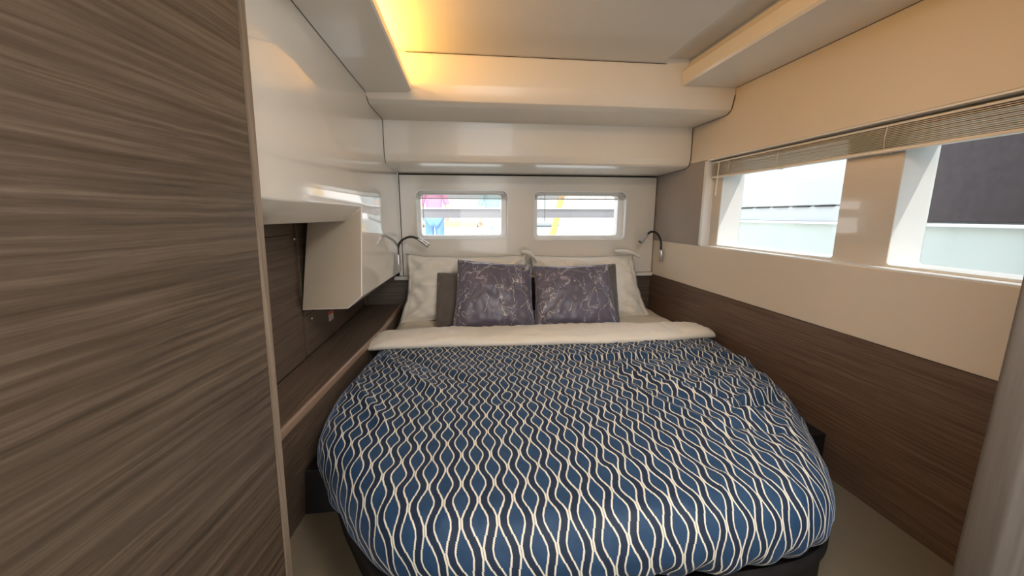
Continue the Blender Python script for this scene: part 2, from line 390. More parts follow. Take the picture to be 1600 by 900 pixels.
# left side: hull-side wood wall of the niche with flush doors
wl = obj('wall_left', B(-.76, -.67, -1.6, 2.70, -.94, .75), WOODN, structure=True)
def flush_door(y0, y1, z0, z1, knob):
    d = obj('cabinet_door', B(-.671, -.6605, y0, y1, z0, z1, bev=.0015), WOODN, wl)
    bm = bmesh.new(); bmesh.ops.create_uvsphere(bm, u_segments=14, v_segments=8, radius=.007)
    for v in bm.verts: v.co = Vector((v.co.x*.7-.656, v.co.y+knob[0], v.co.z+knob[1]))
    obj('knob', bm, BRASS, d, smooth=True)
flush_door(.60, 1.612, -.574, -.0722, (1.597, -.088))
flush_door(.60, 1.612, -.0700, .20, (1.2, .05))
flush_door(1.635, 2.60, -.574, -.405, (1.690, -.428))
flush_door(1.635, 2.60, -.403, .2, (1.80, -.2))
# sticker
st = obj('warning_sticker', B(-.6605, -.6595, 1.905, 1.965, -.500, -.455), mat('sticker_white', (.8, .78, .74), .5), wl)
obj('red_band', B(-.6595, -.6590, 1.905, 1.965, -.470, -.455), mat('sticker_red', (.7, .09, .03), .5), st)
bm = bmesh.new()
for k in range(4): box(bm, -.6595, -.6591, 1.911, 1.959-.006*(k % 2), -.4785-k*.0055, -.4762-k*.0055)
obj('text_lines', bm, mat('sticker_grey', (.25, .24, .24), .6), st)
obj('corner_batten', B(-.67, -.650, 2.585, 2.62, -.574, -.40), WOODN, wl)
# closing walls behind
bk = obj('wall_rear', (lambda b: (box(b, -.80, -.10, -1.62, -1.55, -.94, .75), box(b, .70, 1.50, -1.62, -1.55, -.94, .75), box(b, -.10, .70, -1.62, -1.55, .66, .75), b)[-1])(bmesh.new()), CREAM, structure=True)

# ================================================================== BUILT-IN FURNITURE
# white wall locker with a cut-out niche
lk = root('wall_locker', (-.54, 1.7, -.37), 'glossy white wall locker with chamfered lower edge, cut away over the niche on the left', 'cabinet')
# one moulded body: long front cut away over the niche, chamfered along every lower edge
bm = bmesh.new()
yt, yb, y0, y1, zt, XF, xi = 1.680, 1.590, .875, 2.585, .53, XL, -.658
def V3(*p): return bm.verts.new(p)
fa = V3(XF, y0, .036); fb = V3(XF, yt, .036); fc = V3(XF, yb, -.318); fd = V3(XF, y1, -.352); fe = V3(XF, y1, zt); ff = V3(XF, y0, zt)
ca = V3(-.485, y0, -.022); cb = V3(-.485, yt, -.022); cc = V3(-.475, yb, -.368); cd_ = V3(-.475, y1, -.392)
ia = V3(xi, y0, -.022); ib = V3(-.632, yt, -.022); ic = V3(-.648, yb, -.368); id_ = V3(xi, y1, -.392); ie = V3(xi, y1, zt); if_ = V3(xi, y0, zt)
for f in ((fa, fb, fc, fd, fe, ff), (fa, fb, cb, ca), (fc, fd, cd_, cc), (ca, cb, ib, ia), (cc, cd_, id_, ic), (fd, fe, ie, id_, cd_), (fe, ff, if_, ie), (fa, ff, if_, ia, ca)):
    bm.faces.new(f)
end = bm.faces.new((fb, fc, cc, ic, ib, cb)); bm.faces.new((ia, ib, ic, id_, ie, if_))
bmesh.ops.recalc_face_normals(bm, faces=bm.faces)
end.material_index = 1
es = [e for e in bm.edges if all(v in (fa, fb, fc, fd, ca, cb, cc, cd_, ic) for v in e.verts)]
bmesh.ops.bevel(bm, geom=es, offset=.004, segments=3, profile=.5, affect='EDGES')
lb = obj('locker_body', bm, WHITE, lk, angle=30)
lb.data.materials.append(mat('locker_end_tan', (.44, .365, .275), .35, var=.02))  # end face a darker tan than the white body
obj('corner_strip', B(-.432, -.412, 2.585, 2.60, -.385, .262), FRAME, lk)

# side shelf beside the bed with rounded lip
sh = root('side_shelf', (-.57, 1.6, -.60), 'dark brown wooden shelf running along the left side of the bed', 'shelf')
bm = bmesh.new()
def quadstrip(bm, A, Bq):
    for i in range(len(A)-1):
        bm.faces.new([bm.verts.new(p) for p in (A[i], A[i+1], Bq[i+1], Bq[i])])
pl = [(-.512, .875), (-.505, 1.07), (-.470, 1.60), (-.437, 2.05), (-.430, 2.60)]
top = [(-.66, y, -.578) for x, y in pl]; edge = [(x-.012, y, -.578) for x, y in pl]
quadstrip(bm, top, edge)
obj('shelf_board', bm, WOODN, sh)
bm = bmesh.new()
for i in range(len(pl)-1):
    (xa, ya), (xb, yb2) = pl[i], pl[i+1]
    pr = [(-.014, -.578), (-.012, -.574), (-.002, -.574), (0, -.578), (0, -.600)]
    for k in range(len(pr)-1):
        q = [(xa+pr[k][0], ya, pr[k][1]), (xb+pr[k][0], yb2, pr[k][1]), (xb+pr[k+1][0], yb2, pr[k+1][1]), (xa+pr[k+1][0], ya, pr[k+1][1])]
        bm.faces.new([bm.verts.new(p) for p in q])
bmesh.ops.remove_doubles(bm, verts=bm.verts, dist=.0003)
obj('shelf_lip', bm, mat('worn_walnut_edge', (.30, .20, .14), .35, coat=.3), sh, smooth=True)
bm = bmesh.new(); quadstrip(bm, [(x-.002, y, -.598) for x, y in pl], [(x-.030, y, -.94) for x, y in pl]); obj('shelf_front', bm, WOODN, sh)

# tall wood-faced wardrobe on the left, slightly turned
wd = bpy.data.objects.new('wardrobe', None); C.objects.link(wd)
wd.location = (-.400, .842, 0); wd.rotation_euler = (0, 0, -RY)
tag(wd, 'tall wardrobe faced in grey brown wood laminate, close at the left', 'wardrobe')
def local(name, bm, m, angle=None):
    me = bpy.data.meshes.new(name); bm.normal_update(); bm.to_mesh(me); bm.free(); me.materials.append(m)
    o = bpy.data.objects.new(name, me); C.objects.link(o); o.parent = wd; return o
bm = bmesh.new()                      # face panel leaning 4 degrees, as hung
lean = .05
def wx(z): return 0
face2 = [(-.002, -1.6, 0), (-.002, -.034, 0)]
vs = []
zb, zt = .002, 1.70
def edge_y(z, off): return (z-H)*lean+off
P = []
for x in (-.020, 0):
    P.append([bm.verts.new((x, y, z)) for y, z in ((-1.5, zb), (edge_y(zb, -.024), zb), (edge_y(zt, -.024), zt), (-1.5, zt))])
bm.faces.new(P[1]); bm.faces.new(P[0][::-1])
for i in range(4): bm.faces.new((P[0][i], P[0][(i+1) % 4], P[1][(i+1) % 4], P[1][i]))
bmesh.ops.recalc_face_normals(bm, faces=bm.faces)
local('door_panel', bm, WOODL)
bm = bmesh.new(); P = []
for x in (-.024, .001):
    P.append([bm.verts.new((x, y, z)) for y, z in ((edge_y(zb, -.0215), zb), (edge_y(zb, 0), zb), (edge_y(zt, 0), zt), (edge_y(zt, -.0215), zt))])
bm.faces.new(P[1]); bm.faces.new(P[0][::-1])
for i in range(4): bm.faces.new((P[0][i], P[0][(i+1) % 4], P[1][(i+1) % 4], P[1][i]))
bmesh.ops.recalc_face_normals(bm, faces=bm.faces)
bmesh.ops.bevel(bm, geom=list(bm.edges), offset=.002, segments=2, affect='EDGES')
local('edge_post', bm, wood('oak_edge', (.13, .095, .065), (.22, .165, .12), (.32, .25, .185), axis='Z', cross=60))
bm = bmesh.new(); P = []
for x in (-.20, -.0205):
    P.append([bm.verts.new((x, y, z)) for y, z in ((-1.5, zb), (edge_y(zb, -.006), zb), (edge_y(zt, -.006), zt), (-1.5, zt))])
bm.faces.new(P[1]); bm.faces.new(P[0][::-1])
for i in range(4): bm.faces.new((P[0][i], P[0][(i+1) % 4], P[1][(i+1) % 4], P[1][i]))
bmesh.ops.recalc_face_normals(bm, faces=bm.faces)
local('carcass', bm, WOODN)

# door jamb at the right edge of the view
bm = bmesh.new(); box(bm, .797, 1.35, .42, .47, -.94, .715, bev=.008, seg=3)
obj('door_1', bm, WOODP, structure=True, angle=40)

# LED strip in the cove
ls = root('cove_light_strip', (-.33, .5, .55), 'warm yellow light strip hidden above the left ceiling cove', 'light')
obj('strip_base', B(-.345, -.315, -.8, 1.84, .550, .556), FRAME, ls)
obj('diffuser', B(-.340, -.320, -.8, 1.84, .556, .562), emit('warm_led', (1, .50, .10), 3.5), ls)

# ================================================================== BED
base = root('bed_base', (.4, 1.5, -.94), 'black bed base with rounded foot standing on the cabin floor', 'bed base')
OUT = [(-.44, 1.90), (-.465, 1.60), (-.480, 1.35), (-.455, 1.12), (-.375, .965), (-.265, .80), (-.175, .705), (-.05, .655), (.15, .640), (.40, .635), (.65, .645), (.78, .672), (.875, .735), (.965, .845), (1.06, 1.0), (1.155, 1.18), (1.225, 1.38), (1.265, 1.62), (1.283, 1.90)]
def closed(pts, n=8):
    """smooth open outline"""
    return [(p.x, p.y) for p in spline([(a, b, 0) for a, b in pts], n)]
def inset(pts, s, c=(.39, 1.5)):
    r = []
    for x, y in pts:
        v = Vector((x-c[0], y-c[1])); l = v.length; v *= (l-s)/l; r.append((c[0]+v.x, c[1]+v.y))
    return r
bo = [p if p[0] < .45 else (p[0]+.026*min(1, (p[0]-.45)/.2), p[1]) for p in inset(closed(OUT, 6), .030)]
bo = [p for p in bo if p[1] < 1.22]
bm = bmesh.new()
lev = [(0.012, -.775), (-.004, -.768), (-.010, -.775), (-.010, -.800), (0, -.81), (.018, -.94)]
rings = []
for s, z in lev:
    rings.append([bm.verts.new((x, y, z)) for x, y in [(q if q[0] < .5 or s < .013 else p) for p, q in zip(bo, inset(bo, s))]])
for a, b in zip(rings, rings[1:]):
    for i in range(len(a)-1): bm.faces.new((a[i], a[i+1], b[i+1], b[i]))
bm.faces.new(rings[0])
bmesh.ops.recalc_face_normals(bm, faces=bm.faces)
obj('foot_shell', bm, BLACK, base, angle=50)
obj('platform', B(-.66, XR-.003, 1.165, 2.60, -.94, -.785, bev=.004), BLACK, base)

mt = root('mattress', (.4, 1.6, -.79), 'mattress in a cream fitted sheet on the black bed base, seen around the pillows', 'mattress')
mo = inset(closed(OUT, 6), .075)
mo = [(-.425, 2.595)]+[p for p in mo]+[(1.29, 2.595)]
bm = bmesh.new(); rings = []
for s, z in ((.012, -.766), (0, -.76), (0, -.69), (.010, -.662), (.035, -.650)):
    rings.append([bm.verts.new((x+(.5*s if x < .4 else -.5*s), y+(s if y < 1.3 else 0), z)) for x, y in mo])
for a, b in zip(rings, rings[1:]):
    for i in range(len(a)): j = (i+1) % len(a); bm.faces.new((a[i], a[j], b[j], b[i]))
bm.faces.new(rings[-1]); bm.faces.new(rings[0][::-1])
bmesh.ops.recalc_face_normals(bm, faces=bm.faces)
obj('fitted_sheet', bm, SHEET, mt, angle=50)
# loose sheet rumpled round the head end
bm = bmesh.new(); nx, ny = 110, 40; G = []
for j in range(ny+1):
    y = 1.86+.72*j/ny; row = []
    xl = -.452+.035*(j/ny); xr = 1.285
    for i in range(nx+1):
        x = xl+(xr-xl)*i/nx; e = min(x-xl, xr-x)
        z = -.640+.010*noise.noise((x*5, y*9, 1))+.006*noise.noise((x*18, y*14, 4))
        z -= .03*max(0, 1-e/.05)**2
        row.append(bm.verts.new((x, y, z)))
    G.append(row)
for j in range(ny):
    for i in range(nx): bm.faces.new((G[j][i], G[j][i+1], G[j+1][i+1], G[j+1][i]))
obj('top_sheet', bm, SHEET, mt, smooth=True)

# ---- duvet
dv = root('duvet', (.4, 1.3, -.65), 'navy and blue duvet with cream ogee lattice pattern covering the bed', 'duvet')
Cc = Vector((.39, 1.42))
loop = closed(OUT, 12)
head = [(1.283+(-.44-1.283)*k/60, 1.90+.0*k) for k in range(1, 60)]
loop = loop+head
# resample evenly
def resample(L, n):
    P = [Vector(p) for p in L]+[Vector(L[0])]; s = [0]
    for a, b in zip(P, P[1:]): s.append(s[-1]+(b-a).length)
    o = []; k = 0
    for i in range(n):
        t = s[-1]*i/n
        while s[k+1] < t: k += 1
        f = (t-s[k])/max(1e-9, s[k+1]-s[k]); o.append(P[k].lerp(P[k+1], f))
    return o
NL = 560; NR = 120
loop = resample(loop, NL)
def seg_dist(px, py, ax, ay, bx, by):
    vx, vy = bx-ax, by-ay; t = max(0, min(1, ((px-ax)*vx+(py-ay)*vy)/(vx*vx+vy*vy+1e-12)))
    return math.hypot(px-ax-vx*t, py-ay-vy*t)
creases = [  # (x0,y0,x1,y1,height,width): folds read off the cloth
    (-.36, 1.66, -.12, 1.30, .012, .022), (-.30, 1.72, -.02, 1.38, -.010, .02), (.55, 1.55, .88, 1.52, -.016, .014), (.40, 1.58, .70, 1.56, .010, .02),
    (.60, 1.40, .86, 1.02, .014, .022), (.66, 1.42, .92, 1.06, -.015, .018), (.86, 1.10, 1.05, 1.16, .014, .016), (.84, 1.06, 1.04, 1.12, -.015, .013),
    (.95, 1.58, 1.20, 1.48, .013, .02), (.92, 1.50, 1.18, 1.40, -.012, .018), (.56, 1.26, .72, .94, .010, .018), (.74, .98, .90, .92, -.010, .014),
    (.20, 1.50, .10, 1.20, -.007, .02), (1.06, 1.30, 1.20, 1.24, -.012, .014), (-.42, 1.40, -.25, 1.10, .010, .02), (.30, 1.66, .34, 1.40, .007, .02),
    (.70, 1.22, .96, 1.24, .010, .018), (.98, 1.30, .80, 1.38, -.010, .015)]
def top_z(x, y):
    z = -.608+.016*noise.noise((x*1.9+3, y*1.9, 0))
    w = .35+.65*max(0, min(1, (x+.1)/1.0))
    a = x*.80+y*.6; b = -x*.6+y*.80
    n1 = 1-abs(noise.noise((a*4.0, b*9.0, 2.2)))*2; z += .007*w*max(0, n1)**3
    n2 = 1-abs(noise.noise((b*6.0+7, a*13.0, 5.1)))*2; z += .004*w*max(0, n2)**3
    z += .0035*noise.noise((x*22, y*22, 3))
    for x0, y0, x1, y1, h, wd_ in creases:
        if min(x0, x1)-.08 < x < max(x0, x1)+.08 and min(y0, y1)-.08 < y < max(y0, y1)+.08:
            d = seg_dist(x, y, x0, y0, x1, y1); z += 1.15*h*math.exp(-(d/wd_)**2)
    return z
R = .105
bm = bmesh.new(); uvl = bm.loops.layers.uv.new('cloth')
grid = []; uvs = []
for i, P in enumerate(loop):
    dvec = P-Cc; Ln = dvec.length; d = dvec/Ln
    nxt = loop[(i+1) % NL]; prv = loop[i-1]; tn = (nxt-prv).normalized(); cosn = abs(d.x*tn.y-d.y*tn.x)
    ishead = P.y > 1.895
    col = []; cuv = []; arc = 0; last = None
    rr = []
    for k in range(NR+1):
        t = k/NR
        rr.append(1-(1-t)**1.55 if t < 1 else 1)
    prof3 = []
    for k, r in enumerate(rr):
        x, y = Cc.x+dvec.x*r, Cc.y+dvec.y*r
        e = (1-r)*Ln*cosn
        z = top_z(x, y)
        if not ishead and e < R:
            q = 1-e/R; z -= R*.92*(1-math.sqrt(max(0, 1-q**2.3)))
        prof3.append((x, y, z))
    if not ishead:               # skirt
        sc = .010*noise.noise((P.x*7, P.y*7, 9))+.007*math.sin((P.x*1.0+P.y*1.3)*60+4*noise.noise((P.x*5, P.y*5, 1)))
        x, y, z0 = prof3[-1]
        zb_ = -.761+.006*noise.noise((P.x*6, P.y*6, 4))+(.012 if P.y > 1.2 else 0)
        for k in range(1, 13):
            t = k/12; off = -.030*t**2+sc*math.sin(t*math.pi*.6)
            prof3.append((x+d.x*off, y+d.y*off, z0+(zb_-z0)*t))
        for k in range(1, 4):
            prof3.append((x-d.x*(.030+.012*k), y-d.y*(.030+.012*k), zb_-.0008*k))
    else:
        x, y, z0 = prof3[-1]
        for k in range(1, 16): prof3.append((x, y+.0005*k, z0-.0015*k))
    for p in prof3:
        p = Vector(p)
        if last is not None:
            # pattern follows the cloth: plan distance on the top, arc length over the edge
            dd = p-last; arc += math.hypot(math.hypot(dd.x, dd.y), dd.z if (Vector((p.x, p.y))-Cc).length > Ln-R*1.0/max(cosn, .3) else 0)
        last = p
        col.append(bm.verts.new(p)); cuv.append((d.x*arc, d.y*arc))
    grid.append(col); uvs.append(cuv)
NK = len(grid[0])
for i in range(NL):
    j = (i+1) % NL
    for k in range(NK-1):
        if k == 0: vs_ = (grid[i][0], grid[i][1], grid[j][1]); us = (uvs[i][0], uvs[i][1], uvs[j][1])
        else: vs_ = (grid[i][k], grid[i][k+1], grid[j][k+1], grid[j][k]); us = (uvs[i][k], uvs[i][k+1], uvs[j][k+1], uvs[j][k])
        f = bm.faces.new(vs_)
        for l, u in zip(f.loops, us):
            wv_ = .006*noise.noise((u[0]*4, u[1]*4, 2)), .012*noise.noise((u[0]*3, u[1]*3, 8))
            if u[1] < -.42: u = (u[0], -.42+(u[1]+.42)*.80)
            l[uvl].uv = (u[0]+wv_[0]+.16*max(0, u[0]-.1)*(-u[1]-.0), u[1]+wv_[1])
bmesh.ops.recalc_face_normals(bm, faces=bm.faces)
obj('cover', bm, DUVET, dv, smooth=True)

# turned-back cream edge lying over the head end of the duvet
bm = bmesh.new(); NU, NV = 200, 36; G = []
for i in range(NU+1):
    t = i/NU; x = -.475+(1.262+.475)*t
    e = min(t, 1-t)*1.74
    tp = math.sqrt(max(0, 1-(1-min(1, e/.10))**2))
    yf = 1.745+.020*math.sin(t*5+1)+.016*noise.noise((x*4, 0, 2))+.07*max(0, t-.80)**1.0
    yb_ = 1.995+.015*noise.noise((x*3, 5, 2))-.22*max(0, t-.72)-.10*max(0, .10-t)
    cy = (yf+yb_)/2; hw = (yb_-yf)/2*(.55+.45*tp); th = .034*(.25+.75*tp)*(1+.25*noise.noise((x*4, 3, 7)))
    zc = -.592+.008*noise.noise((x*3, 1, 1))-.025*(1-tp)
    row = []
    for j in range(NV):
        a = 2*math.pi*j/NV; c, s = math.cos(a), math.sin(a)
        py = cy+hw*math.copysign(abs(c)**.8, c); pz = zc+th*math.copysign(abs(s)**.9, s)
        if s > 0: pz += .009*noise.noise((x*8, py*30, 3))+.005*noise.noise((x*30, py*14, 5))
        if s > 0: pz += .010*math.exp(-((py-(cy+.35*hw+.02*math.sin(x*6)))/.02)**2)*noise.noise((x*3, 8, 8))
        row.append(bm.verts.new((x+.006*noise.noise((py*20, i*.02, 4)), py, pz)))
    G.append(row)
for i in range(NU):
    for j in range(NV): bm.faces.new((G[i][j], G[i][(j+1) % NV], G[i+1][(j+1) % NV], G[i+1][j]))
bm.faces.new(G[0]); bm.faces.new(G[-1][::-1])
bmesh.ops.recalc_face_normals(bm, faces=bm.faces)
def stripes():
    m = bpy.data.materials.new('cream_stripe_satin'); m.use_nodes = True; n = m.node_tree; b = n.nodes['Principled BSDF']; L = n.links.new
    t = n.nodes.new('ShaderNodeTexCoord'); w_ = n.nodes.new('ShaderNodeTexWave'); w_.inputs['Scale'].default_value = 32; w_.bands_direction = 'X'
    w_.inputs['Distortion'].default_value = .3
    L(t.outputs['Object'], w_.inputs['Vector'])
    r = n.nodes.new('ShaderNodeValToRGB'); r.color_ramp.elements[0].color = (.76, .71, .61, 1); r.color_ramp.elements[1].color = (.80, .75, .65, 1)
    L(w_.outputs['Fac'], r.inputs[0]); L(r.outputs[0], b.inputs['Base Color']); b.inputs['Roughness'].default_value = .6
    b.inputs['Sheen Weight'].default_value = .2
    return m
obj('turned_back_edge', bm, stripes(), dv, smooth=True, )

# ---- pillows
def pillow(name, label, cat, group, corners, th, m, seed, pinch=.045, soft=.55, wr=.006, pips=True, flange=0, origin=None):
    """corners: TL,TR,BR,BL on the mid plane; two skins, a seam and pinched corners"""
    TL, TR, BR, BL = [Vector(c) for c in corners]
    n = (TR-TL).cross(TL-BL).normalized()
    if n.y > 0: n = -n
    N = 44; bm = bmesh.new(); sides = []
    for sgn in (1, -1):
        g = []
        for j in range(N+1):
            v = j/N; row = []
            for i in range(N+1):
                u = i/N; a, b = 2*u-1, 2*v-1
                # concave edges between corners
                pu = a*(1-pinch*(1-b*b)*abs(a)**3); pv = b*(1-pinch*(1-a*a)*abs(b)**3)
                U, V = (pu+1)/2, (pv+1)/2
                p = (BL.lerp(BR, U)).lerp(TL.lerp(TR, U), V)
                fl_ = 1-flange
                aa, bb = min(1, abs(a)/fl_), min(1, abs(b)/fl_)
                t = ((1-aa**2.6)*(1-bb**2.6))**soft
                edge = abs(a) > .999 or abs(b) > .999
                h = th/2*t*(1+.12*noise.noise((a*1.5, b*1.5, seed)))
                if not edge: h += .0012
                wk = wr*noise.noise((a*3.5+seed, b*3.5, seed*2))+wr*.6*noise.noise((a*8, b*6+seed, seed))
                cz_ = 1-abs(noise.noise((a*2.2+seed*3, b*1.6-a*1.2, seed)))*2.2; wk += wr*.75*max(0, cz_)**4
                cz_ = 1-abs(noise.noise((b*2.6+seed, a*1.9+b, seed*5)))*2.2; wk -= wr*.6*max(0, cz_)**4
                # radial gathers running in from the corners
                cr_ = math.exp(-((1-abs(a))**2+(1-abs(b))**2)*3.0); wk += wr*.9*cr_*math.sin(math.atan2(1-abs(a), 1-abs(b)+.001)*9+seed)
                if not edge: h += wk*min(1, t*2)
                side = .004*noise.noise((a*5, b*5, seed+9)) if edge else 0
                q = p+n*(h*sgn)+n*(wk*.5*abs(a)**6)
                q.z += side*2; q.x += side
                row.append(bm.verts.new(q))
            g.append(row)
        sides.append(g)
        for j in range(N):
            for i in range(N):
                f = (g[j][i], g[j][i+1], g[j+1][i+1], g[j+1][i]); bm.faces.new(f)
    bmesh.ops.remove_doubles(bm, verts=[v for g in sides for j, r in enumerate(g) for i, v in enumerate(r) if i in (0, N) or j in (0, N)], dist=.002)
    bmesh.ops.recalc_face_normals(bm, faces=bm.faces)
    bt = (BL+BR)/2
    r = root(name, (bt.x, bt.y, bt.z), label, cat, group)
    obj('cover', bm, m, r, smooth=True)
    if pips:   # seam piping
        pts = []
        g = []
        for a, b in [(x/12-1, -1) for x in range(0, 24)]+[(1, x/12-1) for x in range(0, 24)]+[(1-x/12, 1) for x in range(0, 24)]+[(-1, 1-x/12) for x in range(0, 25)]:
            pu = a*(1-pinch*(1-b*b)*abs(a)**3); pv = b*(1-pinch*(1-a*a)*abs(b)**3); U, V = (pu+1)/2, (pv+1)/2
            pts.append((BL.lerp(BR, U)).lerp(TL.lerp(TR, U), V))
        bm = bmesh.new(); tube(bm, pts, .0022, 6, cap=False); obj('seam', bm, m, r, smooth=True)
    return r
CUL = [(-.048, 2.27, -.250), (.382, 2.27, -.288), (.376, 2.09, -.632), (-.085, 2.09, -.622)]
CUR = [(.398, 2.28, -.296), (.850, 2.27, -.292), (.880, 2.09, -.648), (.372, 2.09, -.628)]
pillow('cushion', 'square violet grey cushion with pale squiggle print, left of the two in front', 'cushion', 'square printed cushions', CUL, .13, CUSH, 3.3)
pillow('cushion', 'square violet grey cushion with pale squiggle print, right of the two in front', 'cushion', 'square printed cushions', CUR, .13, CUSH, 7.1)
pillow('cushion', 'plain dark taupe cushion half hidden behind the left printed cushion', 'cushion', 'plain taupe cushions', [(-.174, 2.385, -.343), (.262, 2.385, -.355), (.262, 2.215, -.642), (-.184, 2.215, -.642)], .08, GREYC, 1.7, pinch=.01, soft=.35)
pillow('cushion', 'plain dark taupe cushion showing behind the right printed cushion', 'cushion', 'plain taupe cushions', [(.505, 2.385, -.324), (.945, 2.385, -.304), (.922, 2.215, -.650), (.505, 2.215, -.647)], .08, GREYC, 5.2, pinch=.01, soft=.35)
P1 = pillow('pillow', 'large cream bed pillow against the headboard on the left', 'pillow', 'cream bed pillows', [(-.380, 2.545, -.243), (.400, 2.545, -.252), (.408, 2.37, -.640), (-.420, 2.36, -.652)], .14, LINEN, 2.2, pinch=.085, soft=.42, wr=.020, pips=False, flange=.08)
P2 = pillow('pillow', 'large cream bed pillow against the headboard on the right, corner flap sticking up', 'pillow', 'cream bed pillows', [(.418, 2.545, -.257), (1.130, 2.545, -.260), (1.190, 2.36, -.662), (.425, 2.37, -.650)], .14, LINEN, 8.4, pinch=.06, soft=.42, wr=.017, pips=False, flange=.08)
def flap(parent, pts, wdt):
    """loose triangular corner of a pillowcase"""
    bm = bmesh.new(); L_ = spline(pts, 8); G = []
    for i, p in enumerate(L_):
        t = i/(len(L_)-1); w_ = wdt*(math.sin(math.pi*min(1, t*1.15+.10))*.85+.1)
        G.append([bm.verts.new(p+Vector((0, -.012+.02*abs(s), s*w_-.01*s*s))) for s in (-1, -.5, 0, .5, 1)])
    for a, b in zip(G, G[1:]):
        for k in range(4): bm.faces.new((a[k], a[k+1], b[k+1], b[k]))
    o = obj('pillowcase_corner', bm, LINEN, parent, smooth=True)
    so = o.modifiers.new('thickness', 'SOLIDIFY'); so.thickness = .005
    return o
flap(P1, [(.350, 2.47, -.222), (.395, 2.465, -.228), (.425, 2.46, -.250), (.450, 2.455, -.285)], .016)
flap(P2, [(.965, 2.46, -.226), (1.03, 2.45, -.226), (1.08, 2.445, -.236), (1.130, 2.44, -.262)], .013)

# ================================================================== READING LAMPS
def lamp(label, pts, head, bracket, mount):
    r = root('reading_lamp', bracket[0], label, 'lamp', 'gooseneck reading lamps')
    a, b = Vector(bracket[0]), Vector(bracket[1])
    bm = bmesh.new(); tube(bm, [a, a+(b-a)*.04, b-(b-a)*.04, b], [.008, .0105, .0105, .008], 16); obj('bracket', bm, CHROME, r, angle=40)
    bm = bmesh.new(); box(bm, *mount, bev=.002); obj('mounting_plate', bm, CHROME, r)
    bm = bmesh.new(); L_ = spline(pts, 14); tube(bm, L_, [.0068 if k % 2 else .0076 for k in range(len(L_))], 10); obj('gooseneck', bm, RUBBER, r, smooth=True)
    c0, c1 = Vector(head[0]), Vector(head[1]); d = c1-c0
    bm = bmesh.new(); tube(bm, [c0, c0+d*.05, c0+d*.45, c0+d*.5, c0+d*.55, c0+d], [.008, .011, .0125, .0115, .0145, .0155], 20); h = obj('lamp_head', bm, CHROME, r, angle=35)
    bm = bmesh.new(); tube(bm, [c0+d*.97, c0+d*1.03], [.0135, .0125], 20); obj('lens', bm, mat('lamp_lens', (.12, .11, .11), .15), h, angle=35)
lamp('gooseneck reading lamp left of the pillows, bending right with chrome head', [(-.418, 2.48, -.242), (-.416, 2.48, -.190), (-.391, 2.478, -.150), (-.340, 2.475, -.128), (-.290, 2.47, -.140)], [(-.292, 2.47, -.139), (-.232, 2.46, -.182)], [(-.417, 2.48, -.302), (-.417, 2.48, -.236)], (-.424, -.416, 2.472, 2.488, -.300, -.240))
lamp('gooseneck reading lamp right of the pillows, bending left with chrome head', [(1.280, 2.45, -.225), (1.272, 2.45, -.160), (1.240, 2.448, -.113), (1.200, 2.445, -.104), (1.172, 2.44, -.120)], [(1.174, 2.44, -.119), (1.122, 2.43, -.168)], [(1.284, 2.45, -.300), (1.282, 2.45, -.222)], (1.284, 1.2995, 2.443, 2.457, -.296, -.232))

# ================================================================== BLINDS
bl = root('venetian_blind', (1.325, 1.2, .20), 'cream venetian blind drawn up over the long window on the right', 'blind', 'venetian blinds')
obj('headrail', B(1.325, 1.350, .32, 2.05, .2745, .2815, bev=.001), FRAME, bl)
slm = None
for k in range(13):
    z = .2095+k*.0051
    if slm is None:
        bm = bmesh.new(); NX = 5
        g = [[bm.verts.new((1.3245+.026*i/4, y, z+.0016*math.sin(math.pi*i/4))) for i in range(NX)] for y in (.33, 2.045)]
        g2 = [[bm.verts.new(v.co+Vector((0, 0, -.0017))) for v in r] for r in g]
        for i in range(4):
            bm.faces.new((g[0][i], g[0][i+1], g[1][i+1], g[1][i])); bm.faces.new((g2[0][i+1], g2[0][i], g2[1][i], g2[1][i+1]))
        for i in (0, 4): bm.faces.new((g[0][i], g[1][i], g2[1][i], g2[0][i]))
        bmesh.ops.recalc_face_normals(bm, faces=bm.faces)
        first = obj('slat', bm, SLAT, bl); slm = first
    else:
        o = first.copy(); C.objects.link(o); o.parent = bl
        o.location = first.location+Vector((random.uniform(-.0007, .0007), 0, k*.0051)); o.rotation_euler = (random.uniform(-.0006, .0006), random.uniform(-.05, .05), 0)
obj('bottom_rail', B(1.3235, 1.3505, .33, 2.045, .197, .2065, bev=.002), SLAT, bl)
for y in (1.90, 1.585, 1.15, .80, .5):
    bm = bmesh.new(); 
    for dx in (1.3225, 1.3512): tube(bm, [(dx, y, .196), (dx-.001, y+.004, .24), (dx, y, .276)], .0011, 6)
    tube(bm, [(1.3235, y, .1955), (1.350, y, .1955)], .0016, 6)
    obj('ladder_cord', bm, CORD, bl)
bm = bmesh.new(); tube(bm, [(1.318, 1.975, .272), (1.316, 1.977, .20), (1.317, 1.984, .105)], .0032, 8); obj('wand', bm, SLAT, bl)
